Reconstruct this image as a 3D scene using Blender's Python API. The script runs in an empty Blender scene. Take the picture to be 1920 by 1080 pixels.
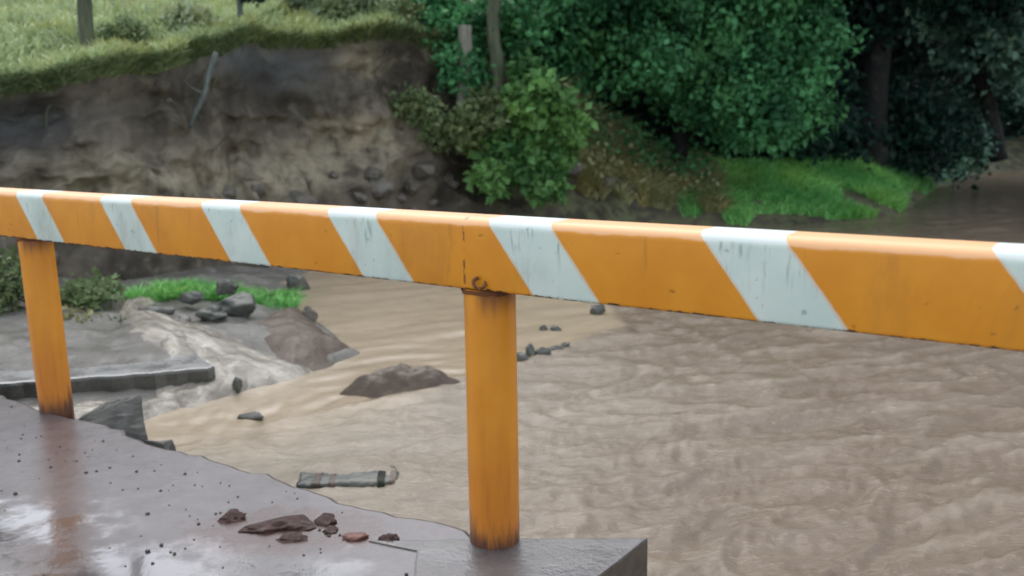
import bpy, bmesh, math, random
import numpy as np
from mathutils import Matrix, Vector

random.seed(7)
RNG = np.random.default_rng(11)
scene = bpy.context.scene
COL = scene.collection
R = math.radians
WATER = -0.35

# ------------------------------------------------------------------ noise
_perm = np.random.default_rng(3).permutation(256)
_perm = np.concatenate([_perm, _perm])
_grad = np.random.default_rng(4).normal(size=(256, 3))
_grad /= np.linalg.norm(_grad, axis=1)[:, None]

def perlin(x, y, z=0.0):
    x, y, z = np.broadcast_arrays(np.asarray(x, float), np.asarray(y, float), np.asarray(z, float))
    xi, yi, zi = np.floor(x).astype(int), np.floor(y).astype(int), np.floor(z).astype(int)
    xf, yf, zf = x - xi, y - yi, z - zi
    f = lambda t: t * t * t * (t * (t * 6 - 15) + 10)
    u, v, w = f(xf), f(yf), f(zf)
    def g(i, j, k):
        h = _perm[_perm[_perm[(xi + i) & 255] + ((yi + j) & 255)] + ((zi + k) & 255)]
        gr = _grad[h]
        return gr[..., 0] * (xf - i) + gr[..., 1] * (yf - j) + gr[..., 2] * (zf - k)
    l = lambda a, b, t: a + (b - a) * t
    return 1.6 * l(l(l(g(0,0,0), g(1,0,0), u), l(g(0,1,0), g(1,1,0), u), v),
                   l(l(g(0,0,1), g(1,0,1), u), l(g(0,1,1), g(1,1,1), u), v), w)

def fbm(x, y, z=0.0, octaves=4, gain=0.5):
    t, a, s = 0.0, 1.0, 1.0
    for k in range(octaves):
        t = t + a * perlin(x * s + 17.3 * k, y * s - 9.1 * k, z * s + 4.7 * k)
        a *= gain; s *= 2.03
    return t

def sstep(a, b, x):
    t = np.clip((x - a) / (b - a), 0, 1)
    return t * t * (3 - 2 * t)

# ------------------------------------------------------------------ objects
def mesh_np(name, verts, faces, mat=None, parent=None, attrs=None, smooth=True):
    """one mesh object from arrays: verts n x 3, faces m x k (all the same size)"""
    verts = np.ascontiguousarray(verts, np.float32); faces = np.ascontiguousarray(faces, np.int32)
    me = bpy.data.meshes.new(name)
    m, k = faces.shape
    me.vertices.add(len(verts)); me.vertices.foreach_set('co', verts.ravel())
    me.loops.add(m * k); me.loops.foreach_set('vertex_index', faces.ravel())
    me.polygons.add(m); me.polygons.foreach_set('loop_start', np.arange(0, m * k, k, dtype=np.int32))
    me.update(calc_edges=True)
    me.polygons.foreach_set('use_smooth', np.full(m, smooth))
    for an, av in (attrs or {}).items():
        a = me.attributes.new(an, 'FLOAT', 'POINT'); a.data.foreach_set('value', np.asarray(av, np.float32).ravel())
    me.validate()
    return link(name, me, mat, parent)

def link(name, me, mat=None, parent=None):
    o = bpy.data.objects.new(name, me); COL.objects.link(o)
    if mat is not None: me.materials.append(mat)
    if parent is not None: o.parent = parent
    return o

def from_bm(name, bm, mat=None, parent=None, smooth=False):
    me = bpy.data.meshes.new(name); bm.to_mesh(me); bm.free()
    if smooth: me.polygons.foreach_set('use_smooth', np.full(len(me.polygons), True))
    return link(name, me, mat, parent)

def tag(o, label, cat, group=None):
    o['label'] = label; o['category'] = cat
    if group: o['group'] = group
    return o

def thing(name, label, cat, loc=(0, 0, 0), rz=0.0, group=None):
    o = bpy.data.objects.new(name, None); COL.objects.link(o)
    o.empty_display_size = 0.2
    o.location = loc; o.rotation_euler = (0, 0, rz)
    return tag(o, label, cat, group)

def structure(o): o['kind'] = 'structure'; return o
def stuff(o): o['kind'] = 'stuff'; return o

def grid_faces(nr, nc):
    i = np.arange(nr * nc).reshape(nr, nc)
    return np.stack([i[:-1, :-1], i[:-1, 1:], i[1:, 1:], i[1:, :-1]], -1).reshape(-1, 4)

# ------------------------------------------------------------------ node helper
class NT:
    def __init__(s, name):
        s.m = bpy.data.materials.new(name); s.m.use_nodes = True
        s.n = s.m.node_tree.nodes; s.l = s.m.node_tree.links
        s.n.clear()
        s.out = s.n.new('ShaderNodeOutputMaterial'); s.bsdf = s.n.new('ShaderNodeBsdfPrincipled')
        s.l.new(s.bsdf.outputs[0], s.out.inputs[0])
    def put(s, sock, v):
        if isinstance(v, bpy.types.NodeSocket): s.l.new(v, sock)
        elif isinstance(v, (tuple, list)) and len(v) == 3 and sock.type == 'RGBA': sock.default_value = (*v, 1)
        else: sock.default_value = v
    def coord(s, kind='Object'): return s.n.new('ShaderNodeTexCoord').outputs[kind]
    def attr(s, name):
        a = s.n.new('ShaderNodeAttribute'); a.attribute_name = name; return a.outputs['Fac']
    def mapping(s, v, scale=(1, 1, 1), rot=(0, 0, 0)):
        m = s.n.new('ShaderNodeMapping'); s.put(m.inputs[0], v); m.inputs['Scale'].default_value = scale
        m.inputs['Rotation'].default_value = rot; return m.outputs[0]
    def noise(s, v, scale=5, detail=4, rough=0.55, dist=0.0):
        t = s.n.new('ShaderNodeTexNoise'); s.put(t.inputs['Vector'], v)
        t.inputs['Scale'].default_value = scale; t.inputs['Detail'].default_value = detail
        t.inputs['Roughness'].default_value = rough; t.inputs['Distortion'].default_value = dist
        return t.outputs[0]
    def voro(s, v, scale=5, feature='F1', out='Distance'):
        t = s.n.new('ShaderNodeTexVoronoi'); t.feature = feature; s.put(t.inputs['Vector'], v)
        t.inputs['Scale'].default_value = scale; return t.outputs[out]
    def math(s, op, a, b=0.0, c=0.0, clamp=False):
        t = s.n.new('ShaderNodeMath'); t.operation = op; t.use_clamp = clamp
        s.put(t.inputs[0], a); s.put(t.inputs[1], b); s.put(t.inputs[2], c); return t.outputs[0]
    def sep(s, v):
        t = s.n.new('ShaderNodeSeparateXYZ'); s.put(t.inputs[0], v); return t.outputs
    def ramp(s, v, a, b):
        """smooth 0..1 as v runs from a to b"""
        t = s.n.new('ShaderNodeMapRange'); t.interpolation_type = 'SMOOTHSTEP'; s.put(t.inputs[0], v)
        t.inputs[1].default_value = a; t.inputs[2].default_value = b; return t.outputs[0]
    def mix(s, f, a, b, mode='MIX'):
        t = s.n.new('ShaderNodeMix'); t.data_type = 'RGBA'; t.blend_type = mode
        s.put(t.inputs['Factor'], f)
        s.put(t.inputs[6], a); s.put(t.inputs[7], b); return t.outputs[2]
    def bump(s, h, strength=0.5, dist=0.02, normal=None):
        t = s.n.new('ShaderNodeBump'); t.inputs['Strength'].default_value = strength
        t.inputs['Distance'].default_value = dist; s.put(t.inputs['Height'], h)
        if normal is not None: s.put(t.inputs['Normal'], normal)
        return t.outputs[0]
    def done(s, color, rough=0.6, normal=None, ior=1.45, spec=None, **kw):
        s.put(s.bsdf.inputs['Base Color'], color); s.put(s.bsdf.inputs['Roughness'], rough)
        s.bsdf.inputs['IOR'].default_value = ior
        if spec is not None: s.put(s.bsdf.inputs['Specular IOR Level'], spec)
        if normal is not None: s.put(s.bsdf.inputs['Normal'], normal)
        return s.m

# ------------------------------------------------------------------ materials
PERIOD, WHITE_W, S0 = 0.634, 0.207, -1.26

def mat_beam():
    t = NT('striped paint'); c = t.coord(); x, y, z = t.sep(c)
    wob = t.math('MULTIPLY', t.math('SUBTRACT', t.noise(c, 26, 3), 0.5), 0.007)
    u = t.math('SUBTRACT', x, t.math('MULTIPLY', t.math('SUBTRACT', 1.0, z), 0.775))
    u = t.math('ADD', t.math('ADD', u, wob), -S0 + PERIOD * 20)
    m = t.math('MODULO', u, PERIOD)
    white = t.math('LESS_THAN', m, WHITE_W)
    # pale ragged line along each stripe's two edges
    m2 = t.math('ABSOLUTE', t.math('SUBTRACT', t.math('ABSOLUTE', t.math('SUBTRACT', m, WHITE_W / 2)), WHITE_W / 2 - .002))
    line = t.math('MULTIPLY', t.math('LESS_THAN', m2, t.math('MULTIPLY', t.noise(c, 14, 3), 0.010)), 0.75)
    n1 = t.noise(c, 7, 4)
    orange = t.mix(t.ramp(n1, .3, .7), (.68, .262, .016), (.74, .305, .022))
    wcol = t.mix(t.ramp(n1, .35, .7), (.57, .70, .64), (.66, .76, .70))
    # grey grime and scratches running down the white
    streak = t.noise(t.mapping(c, (60, 60, 9)), 1.0, 3, .6)
    grime = t.math('MULTIPLY', t.ramp(streak, .58, .72), t.ramp(z, .84, .99))
    wcol = t.mix(t.math('MULTIPLY', grime, .75), wcol, (.20, .26, .24))
    wcol = t.mix(t.math('MULTIPLY', t.ramp(t.noise(c, 45, 3), .66, .74), .6), wcol, (.22, .27, .25))
    orange = t.mix(t.math('MULTIPLY', t.ramp(t.noise(c, 38, 3), .68, .76), .55), orange, (.22, .07, .015))
    col = t.mix(white, orange, wcol)
    col = t.mix(line, col, (.66, .56, .44))
    dirt = t.noise(t.mapping(c, (1, 1, .5)), 3.2, 6, .7, .5)
    col = t.mix(t.math('MULTIPLY', t.ramp(dirt, .50, .78), .38), col, (.17, .105, .050))
    col = t.mix(t.math('MULTIPLY', t.ramp(t.noise(t.mapping(c, (22, 22, 2.0)), 1.3, 4, .65), .60, .76), .35), col, (.14, .075, .030))
    # rubbed paint along the top arris, brightened to carry the top-lit highlight, ragged below
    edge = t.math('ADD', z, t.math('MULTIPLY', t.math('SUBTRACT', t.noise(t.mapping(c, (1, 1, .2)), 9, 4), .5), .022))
    worn_lit = t.ramp(edge, .981, .988)
    col = t.mix(worn_lit, col, t.mix(white, (.85, .48, .24), (.70, .78, .76)))
    # rusted lower lip
    low = t.math('ADD', z, t.math('MULTIPLY', t.math('SUBTRACT', t.noise(t.mapping(c, (1, 1, .3)), 30, 5, .7), .5), .034))
    col = t.mix(t.math('SUBTRACT', 1.0, t.ramp(low, .799, .804)), col, (.055, .026, .012))
    # rust around the joint
    dj = t.math('ABSOLUTE', t.math('SUBTRACT', x, -.073))
    jr = t.math('MULTIPLY', t.math('SUBTRACT', 1.0, t.ramp(dj, .001, .006)), t.ramp(t.noise(c, 22, 3), .52, .62))
    col = t.mix(t.math('MULTIPLY', jr, .85), col, (.12, .05, .015))
    return t.done(col, t.mix(white, (.42,) * 3, (.5,) * 3), t.bump(t.noise(c, 60, 3), .12, .004), 1.45)

def mat_post():
    t = NT('rusty orange paint'); c = t.coord(); x, y, z = t.sep(c)
    n = t.noise(c, 6, 4)
    col = t.mix(t.ramp(n, .3, .7), (.66, .250, .016), (.72, .295, .022))
    red = t.math('ADD', t.math('MULTIPLY', z, -1.0), t.math('MULTIPLY', t.noise(t.mapping(c, (14, 14, 2)), 1, 4), 1.0))
    col = t.mix(t.math('MULTIPLY', t.ramp(red, -.05, .75), .75), col, (.46, .130, .020))
    st = t.noise(t.mapping(c, (34, 34, 2.2)), 1, 4, .6)
    streak = t.math('MULTIPLY', t.ramp(st, .55, .72), t.ramp(x, -.03, .05))
    col = t.mix(t.math('MULTIPLY', streak, .25), col, (.28, .085, .016))
    # rust washed down from the weld under the beam
    top = t.math('MULTIPLY', t.ramp(t.math('ADD', z, t.math('MULTIPLY', st, .12)), .76, .86), t.ramp(x, -.01, .035))
    col = t.mix(t.math('MULTIPLY', top, .85), col, (.16, .045, .012))
    # splash zone rusted brown at the foot
    foot = t.math('ADD', z, t.math('MULTIPLY', t.math('SUBTRACT', t.noise(t.mapping(c, (40, 40, 6)), 1, 4), .5), .22))
    col = t.mix(t.math('SUBTRACT', 1.0, t.ramp(foot, .0, .12)), col, (.10, .040, .022))
    return t.done(col, t.mix(t.ramp(n, .4, .7), (.30,) * 3, (.5,) * 3), t.bump(t.noise(c, 45, 3), .12, .004), 1.5)

def mat_pavement():
    t = NT('wet pavement'); c = t.coord()
    big = t.noise(c, 1.6, 4, .6, .6); mid = t.noise(c, 9, 5, .65); fine = t.noise(c, 130, 3, .7)
    col = t.mix(t.ramp(mid, .3, .72), (.092, .078, .082), (.132, .116, .120))
    col = t.mix(t.math('MULTIPLY', t.ramp(fine, .58, .72), .5), col, (0.035, 0.031, 0.033))
    col = t.mix(t.math('MULTIPLY', t.ramp(t.noise(c, 4, 4), .55, .75), .4), col, (0.110, 0.083, 0.075))
    px_, py_, _ = t.sep(c)
    rx = t.math('POWER', t.math('DIVIDE', t.math('ADD', px_, .72), .42), 2.0); ry = t.math('POWER', t.math('DIVIDE', t.math('SUBTRACT', py_, 2.76), .20), 2.0)
    stain = t.ramp(t.math('ADD', t.math('SUBTRACT', 1.0, t.math('ADD', rx, ry)), t.math('MULTIPLY', t.math('SUBTRACT', mid, .5), 3.0)), .0, .6)
    col = t.mix(t.math('MULTIPLY', stain, .8), col, (.075, .036, .030))
    def spot(cx, cy, sx, sy):
        a = t.math('POWER', t.math('DIVIDE', t.math('SUBTRACT', px_, cx), sx), 2.0)
        b_ = t.math('POWER', t.math('DIVIDE', t.math('SUBTRACT', py_, cy), sy), 2.0)
        return t.math('MAXIMUM', t.math('SUBTRACT', 1.0, t.math('ADD', a, b_)), -1.5)
    spots = t.math('MAXIMUM', spot(-1.05, 2.46, .50, .25), spot(-1.72, 2.80, .42, .25))
    spots = t.math('MAXIMUM', spots, spot(-2.6, 3.4, .5, .3))
    amt = t.math('ADD', t.math('MULTIPLY', spots, .42), t.math('ADD', t.math('MULTIPLY', t.math('SUBTRACT', big, .5), 1.5), t.math('MULTIPLY', t.math('SUBTRACT', mid, .5), 1.6)))
    puddle = t.ramp(amt, -.15, .42)
    col = t.mix(t.math('MULTIPLY', puddle, .25), col, (0.050, 0.048, 0.048))
    rough = t.mix(puddle, (.27,) * 3, (.09,) * 3)
    h = t.math('MULTIPLY', t.math('ADD', t.math('MULTIPLY', fine, .4), mid), t.math('SUBTRACT', 1.05, puddle))
    b = t.bump(h, .22, .006)
    b = t.bump(t.noise(t.mapping(c, (5, 1.6, 1)), 3, 3), .04, .01, b)
    m = t.done(col, rough, b, 1.72)
    t.put(t.bsdf.inputs['Coat Weight'], t.math('ADD', .0, t.math('MULTIPLY', puddle, .50))); t.bsdf.inputs['Coat IOR'].default_value = 2.3
    t.put(t.bsdf.inputs['Coat Roughness'], t.math('SUBTRACT', .26, t.math('MULTIPLY', puddle, .18))); t.put(t.bsdf.inputs['Coat Normal'], t.bump(t.noise(t.mapping(c, (5, 1.6, 1)), 3, 3), .05, .01))
    return m

def mat_concrete(name, a, b, moss=(.05, .06, .04), wet=.3, side=None, ior=1.6):
    t = NT(name); c = t.coord()
    n = t.noise(c, 5, 5, .65); f = t.noise(c, 60, 3, .7)
    col = t.mix(t.ramp(n, .3, .7), a, b)
    col = t.mix(t.math('MULTIPLY', t.ramp(f, .56, .7), .5), col, tuple(v * .4 for v in a))
    col = t.mix(t.math('MULTIPLY', t.ramp(t.noise(c, 2.5, 4), .52, .7), .5), col, moss)
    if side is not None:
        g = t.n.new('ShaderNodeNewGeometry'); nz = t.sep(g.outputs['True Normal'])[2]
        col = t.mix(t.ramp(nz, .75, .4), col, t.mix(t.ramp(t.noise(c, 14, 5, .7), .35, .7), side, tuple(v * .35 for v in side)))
    return t.done(col, t.mix(t.ramp(n, .35, .65), (wet,) * 3, (wet + .25,) * 3), t.bump(t.math('ADD', n, t.math('MULTIPLY', f, .4)), .5 if ior < 1.8 else .22, .02), ior)

def mat_earth(name, cols, scale=1.0, rough=.75, tanattr=False, bumpd=.05):
    t = NT(name); c = t.coord()
    n1 = t.noise(c, 1.1 * scale, 6, .62, .5); n2 = t.noise(c, 4.2 * scale, 6, .65, .3); n3 = t.noise(c, 19 * scale, 4, .7)
    col = t.mix(t.ramp(n1, .36, .64), cols[0], cols[1])
    col = t.mix(t.math('MULTIPLY', t.ramp(n2, .52, .68), .8), col, cols[2])
    col = t.mix(t.math('MULTIPLY', t.ramp(n3, .55, .75), .55), col, cols[0])
    if tanattr:
        col = t.mix(t.math('MULTIPLY', t.attr('tan'), t.ramp(n2, .25, .6)), col, (.36, .325, .24))
        col = t.mix(t.math('MULTIPLY', t.attr('slate'), .85), col, (.105, .12, .13))
        col = t.mix(t.math('MULTIPLY', t.attr('moss'), t.ramp(n2, .40, .6)), col, (.135, .155, .080))
    h = t.math('ADD', t.math('MULTIPLY', n2, 1.0), t.math('MULTIPLY', n3, .35))
    return t.done(col, rough, t.bump(h, .7, bumpd), 1.4, .35)

def mat_water():
    t = NT('muddy flood water'); c = t.coord()
    cc = t.mapping(c, (.75, 1.9, 1), (0, 0, R(-20)))
    silt = t.attr('silt'); front = t.attr('near'); foam = t.attr('foam')
    n1 = t.noise(cc, 1.5, 5, .6, .8); n2 = t.noise(cc, 7, 5, .65, .6); n3 = t.noise(cc, 34, 4, .7, .4)
    brown = t.mix(t.ramp(n2, .32, .68), (.165, .124, .090), (.208, .162, .122))
    brown = t.mix(t.math('MULTIPLY', t.ramp(n1, .35, .65), .55), brown, (.205, .166, .132))
    tan = t.mix(t.ramp(n2, .3, .7), (.345, .283, .200), (.40, .33, .242))
    grey = t.mix(t.ramp(n2, .3, .7), (0.241, 0.209, 0.162), (0.304, 0.266, 0.212))
    col = t.mix(front, brown, grey)
    col = t.mix(silt, col, tan)
    sk = t.attr('streak')
    col = t.mix(t.math('MULTIPLY', t.ramp(sk, .10, .85), .42), col, (0.345, 0.295, 0.226))
    col = t.mix(t.math('MULTIPLY', t.ramp(sk, -.15, -.85), .30), col, (0.138, 0.106, 0.073))
    # broken foam
    fl = t.math('MULTIPLY', t.ramp(t.math('ADD', n3, t.math('MULTIPLY', t.math('SUBTRACT', n2, .5), .8)), .60, .80), foam)
    col = t.mix(t.math('MULTIPLY', fl, .42), col, (0.380, 0.327, 0.268))
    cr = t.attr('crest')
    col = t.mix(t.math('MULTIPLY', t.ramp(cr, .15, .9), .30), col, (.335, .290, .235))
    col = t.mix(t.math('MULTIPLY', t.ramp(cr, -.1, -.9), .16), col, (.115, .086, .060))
    h = t.math('ADD', n2, t.math('MULTIPLY', n3, .40))
    b = t.bump(h, .5, .05)
    t.put(b.node.inputs['Strength'], t.math('ADD', .10, t.math('MULTIPLY', foam, .30)))
    return t.done(col, t.mix(fl, (.13,) * 3, (.45,) * 3), b, 1.36)

def mat_runoff():
    t = NT('foaming run-off'); c = t.coord()
    n = t.noise(c, 7, 4, .6, .6); f = t.noise(c, 34, 4, .65, .5); sk = t.attr('streak')
    col = t.mix(t.ramp(t.math('ADD', sk, t.math('MULTIPLY', t.math('SUBTRACT', n, .5), .8)), -.45, .45), (.205, .190, .160), (.37, .345, .295))
    col = t.mix(t.math('MULTIPLY', t.ramp(t.math('ADD', f, t.math('MULTIPLY', sk, .2)), .58, .74), .6), col, (.55, .53, .48))
    return t.done(col, .16, t.bump(t.math('ADD', t.math('MULTIPLY', sk, .6), t.math('MULTIPLY', f, .4)), .5, .03), 1.36)

def mat_leaf(name, dark, light, rough=.5):
    t = NT(name); tone = t.attr('tone')
    col = t.mix(tone, dark, light)
    col = t.mix(t.math('MULTIPLY', t.ramp(t.attr('hue'), .0, .7), .55), col, t.mix(1.0, col, (1.0, .80, .42), 'MULTIPLY'))
    m = t.done(col, rough, None, 1.4, .35)
    tr = t.n.new('ShaderNodeBsdfTranslucent'); t.put(tr.inputs[0], col)
    mx = t.n.new('ShaderNodeMixShader'); mx.inputs[0].default_value = .22
    t.l.new(t.bsdf.outputs[0], mx.inputs[1]); t.l.new(tr.outputs[0], mx.inputs[2]); t.l.new(mx.outputs[0], t.out.inputs[0])
    return m

def mat_bark(name, a, b):
    t = NT(name); c = t.coord()
    n = t.noise(t.mapping(c, (9, 9, 1.6)), 1.5, 5, .65); p = t.noise(c, 5, 3)
    col = t.mix(t.ramp(n, .35, .65), a, b)
    col = t.mix(t.math('MULTIPLY', t.ramp(p, .5, .7), .4), col, (.06, .08, .045))
    return t.done(col, .8, t.bump(n, .6, .02))

def mat_rock(name, a, b, rough=.45):
    t = NT(name); c = t.coord('Object')
    n = t.noise(c, 6, 6, .65); f = t.noise(c, 40, 3, .7)
    col = t.mix(t.ramp(n, .35, .65), a, b)
    col = t.mix(t.math('MULTIPLY', t.ramp(f, .55, .72), .4), col, tuple(v * .4 for v in a))
    return t.done(col, rough, t.bump(t.math('ADD', n, t.math('MULTIPLY', f, .4)), .6, .02), 1.5)

M = dict(
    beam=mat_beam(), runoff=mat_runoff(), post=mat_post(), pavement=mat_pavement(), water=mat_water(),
    rust=mat_rock('rusted steel', (.10, .038, .015), (.20, .075, .025), .8),
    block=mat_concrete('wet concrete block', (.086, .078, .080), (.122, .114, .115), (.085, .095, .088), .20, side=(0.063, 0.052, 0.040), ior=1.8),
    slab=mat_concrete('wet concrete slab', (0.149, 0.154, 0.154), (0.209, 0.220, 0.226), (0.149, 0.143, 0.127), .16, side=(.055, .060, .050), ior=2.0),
    chunk=mat_concrete('broken concrete', (0.039, 0.042, 0.037), (0.080, 0.081, 0.074), (0.041, 0.036, 0.028), .55),
    bank=mat_earth('eroded bank soil', ((.050, .044, .035), (.132, .116, .090), (.178, .158, .118)), tanattr=True, bumpd=.05),
    meadow=mat_earth('meadow soil', ((0.084, 0.114, 0.048), (0.120, 0.162, 0.072), (0.150, 0.186, 0.090))),
    floor=mat_earth('forest floor', ((.022, .026, .018), (.045, .048, .030), (.06, .055, .034))),
    shore=mat_earth('silty shore', ((0.114, 0.111, 0.099), (0.180, 0.177, 0.165), (0.240, 0.237, 0.225)), 1.6, .28, bumpd=.03),
    mud=mat_earth('wet brown mud', ((0.096, 0.075, 0.058), (0.128, 0.102, 0.080), (0.152, 0.126, 0.102)), 2.0, .38, bumpd=.02),
    clod=mat_earth('red brown mud', ((0.048, 0.024, 0.021), (0.100, 0.058, 0.050), (0.160, 0.120, 0.112)), 7.0, .42, bumpd=.015),
    slate=mat_rock('dark slate rock', (.055, .062, .056), (.110, .118, .105), .4),
    grey=mat_rock('grey rock', (.13, .13, .12), (.22, .22, .205), .4),
    bankrock=mat_rock('bank rock', (.085, .082, .070), (.165, .155, .13), .6),
    brick=mat_rock('brick red', (.13, .050, .035), (.22, .10, .075), .5),
    teal=mat_rock('grey green plastic', (0.033, 0.047, 0.040), (0.105, 0.110, 0.091), .35),
    band=mat_rock('rust brown band', (0.041, 0.025, 0.017), (0.110, 0.077, 0.055), .5),
    gravel=mat_rock('dark grit', (.03, .03, .03), (.10, .09, .085), .5),
    bark=mat_bark('grey green bark', (.060, .075, .045), (.115, .135, .085)),
    pale=mat_bark('pale bark', (.17, .17, .14), (.27, .27, .225)),
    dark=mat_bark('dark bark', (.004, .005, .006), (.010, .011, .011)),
    root=mat_bark('bleached root', (.085, .105, .10), (.15, .18, .17)),
    leaf_big=mat_leaf('broad leaves', (.018, .090, .036), (.120, .39, .155)),
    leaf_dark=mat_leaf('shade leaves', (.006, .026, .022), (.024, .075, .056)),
    leaf_far=mat_leaf('hanging leaves', (.10, .22, .18), (.27, .50, .40)),
    leaf_lime=mat_leaf('lime leaves', (.048, .145, .046), (.21, .44, .14)),
    leaf_olive=mat_leaf('olive leaves', (.27, .29, .15), (.48, .50, .28)),
    leaf_pale=mat_leaf('pale leaves', (.20, .29, .17), (.42, .52, .36)),
    grass=mat_leaf('meadow grass blades', (.28, .38, .18), (.50, .60, .32)),
    lush=mat_leaf('lush grass blades', (.13, .42, .12), (.34, .72, .24)),
    crest=mat_leaf('crest grass blades', (.13, .19, .085), (.27, .35, .18)),
    weed=mat_leaf('weed leaves', (.09, .13, .055), (.20, .28, .13)),
)

# ------------------------------------------------------------------ shape helpers
def tube_arrays(pts, radii, n=10, seed=0, rough=.06):
    pts = np.asarray(pts, float); out = []
    for i in range(len(pts)):
        a = pts[min(i + 1, len(pts) - 1)] - pts[max(i - 1, 0)]; a /= np.linalg.norm(a)
        ref = np.array([1., 0, 0]) if abs(a[0]) < .8 else np.array([0, 1., 0])
        u = np.cross(a, ref); u /= np.linalg.norm(u); v = np.cross(a, u)
        ph = np.linspace(0, 2 * np.pi, n, endpoint=False)
        rr = radii[i] * (1 + rough * perlin(np.cos(ph) * 1.3 + seed, np.sin(ph) * 1.3, i * .7) * 2)
        out.append(pts[i] + rr[:, None] * (np.cos(ph)[:, None] * u + np.sin(ph)[:, None] * v))
    V = np.concatenate(out + [pts[:1], pts[-1:]])
    F = []
    for i in range(len(pts) - 1):
        for j in range(n):
            F.append((i * n + j, i * n + (j + 1) % n, (i + 1) * n + (j + 1) % n, (i + 1) * n + j))
    nb = len(pts) * n
    tri = [(nb, (j + 1) % n, j, j) for j in range(n)] + [(nb + 1, nb - n + j, nb - n + (j + 1) % n, nb - n + (j + 1) % n) for j in range(n)]
    return V, F, tri

def smooth_path(ctrl, n):
    ctrl = np.asarray(ctrl, float); k = len(ctrl)
    t = np.linspace(0, k - 1, n); i = np.clip(t.astype(int), 0, k - 2); f = (t - i)[:, None]
    P = lambda j: ctrl[np.clip(j, 0, k - 1)]
    a, b, c, d = P(i - 1), P(i), P(i + 1), P(i + 2)
    return .5 * (2 * b + (c - a) * f + (2 * a - 5 * b + 4 * c - d) * f ** 2 + (3 * b - 3 * c + d - a) * f ** 3)

def tube(name, ctrls, mat, parent=None, n=10, steps=14, seed=0, rough=.06):
    """tapered round limbs; ctrls = list of (control points, r0, r1); one mesh"""
    bm = bmesh.new()
    for q, (ctrl, r0, r1) in enumerate(ctrls):
        p = smooth_path(ctrl, steps); rr = np.linspace(r0, r1, steps)
        V, F, T = tube_arrays(p, rr, n, seed + q, rough)
        vs = [bm.verts.new(v) for v in V]
        for f in F: bm.faces.new([vs[i] for i in f])
        for f in T: bm.faces.new([vs[i] for i in f[:3]])
    bmesh.ops.recalc_face_normals(bm, faces=bm.faces)
    return from_bm(name, bm, mat, parent, True)

def leaves(name, centres, spread, per, size, mat, parent=None, seed=0, droop=.4, flat=.75):
    """many leaf-sized faces in clumps round the given centres"""
    r = np.random.default_rng(seed)
    nC = len(centres); n = nC * per
    ctone = np.repeat(r.random(nC), per)
    c = np.repeat(centres, per, 0) + r.normal(size=(n, 3)) * np.array([1, 1, flat]) * spread
    a = r.normal(size=(n, 3)); a[:, 2] -= droop; a /= np.linalg.norm(a, axis=1)[:, None]
    b = r.normal(size=(n, 3)); b -= (b * a).sum(1)[:, None] * a; b /= np.linalg.norm(b, axis=1)[:, None]
    nn = np.cross(a, b)
    L = size * (.6 + .8 * r.random(n))[:, None]; w = L * (.26 + .12 * r.random(n))[:, None]
    V = np.stack([c, c + a * L * .45 + b * w + nn * w * .35, c + a * L, c + a * L * .45 - b * w + nn * w * .35], 1).reshape(-1, 3)
    i = np.arange(n) * 4
    F = np.stack([np.stack([i, i + 1, i + 2], 1), np.stack([i, i + 2, i + 3], 1)], 1).reshape(-1, 3)
    tone = np.clip(.50 * ctone + .40 * r.random(n) + .75 * perlin(c[:, 0] * 1.9, c[:, 1] * 1.9, c[:, 2] * 1.9 + seed), 0, 1)
    hue = perlin(c[:, 0] * 1.1 + 5, c[:, 1] * 1.1, c[:, 2] * 1.1 - seed) + .25 * r.normal(size=n)
    return mesh_np(name, V, F, mat, parent, {'tone': np.repeat(tone, 4), 'hue': np.repeat(hue, 4)}, smooth=False)

def blob_points(blobs, n, seed, shell=.55):
    r = np.random.default_rng(seed); w = np.array([b[1] ** 2 for b in blobs]); w = w / w.sum()
    out = []
    for (c, rad, *sq), k in zip(blobs, (w * n).astype(int) + 1):
        d = r.normal(size=(k, 3)); d /= np.linalg.norm(d, axis=1)[:, None]
        q = rad * (shell + (1 - shell) * r.random(k)) * (1 + .22 * perlin(d[:, 0] * 2.2 + seed, d[:, 1] * 2.2, d[:, 2] * 2.2))
        p = d * q[:, None]
        if sq: p = p * np.array(sq[0])
        out.append(np.asarray(c) + p)
    return np.concatenate(out)

def blades(name, P, h, w, mat, parent=None, seed=0, lean=.35):
    r = np.random.default_rng(seed); n = len(P)
    ph = r.random(n) * 2 * np.pi
    side = np.stack([np.cos(ph), np.sin(ph), np.zeros(n)], 1)
    up = np.stack([r.normal(size=n) * lean, r.normal(size=n) * lean, np.ones(n)], 1)
    H = (h * (.5 + r.random(n)))[:, None] if np.isscalar(h) else h[:, None]
    W = w * (.6 + .8 * r.random(n))[:, None]
    mid = P + up * H * .55; tip = P + up * H + np.stack([up[:, 0], up[:, 1], -.25 * np.ones(n)], 1) * H * .5
    V = np.stack([P - side * W, P + side * W, mid + side * W * .7, mid - side * W * .7, tip], 1).reshape(-1, 3)
    i = np.arange(n) * 5
    F = np.stack([np.stack([i, i + 1, i + 2], 1), np.stack([i, i + 2, i + 3], 1), np.stack([i + 3, i + 2, i + 4], 1)], 1).reshape(-1, 3)
    tone = np.clip(.5 + .9 * perlin(P[:, 0] * .9, P[:, 1] * .9, 3.3) + .25 * r.normal(size=n), 0, 1)
    hue = 1.3 * perlin(P[:, 0] * 1.6 + 3, P[:, 1] * 1.6, 7.7) + .35 * r.normal(size=n)
    return mesh_np(name, V, F, mat, parent, {'tone': np.repeat(tone, 5), 'hue': np.repeat(hue, 5)}, smooth=False)

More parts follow.
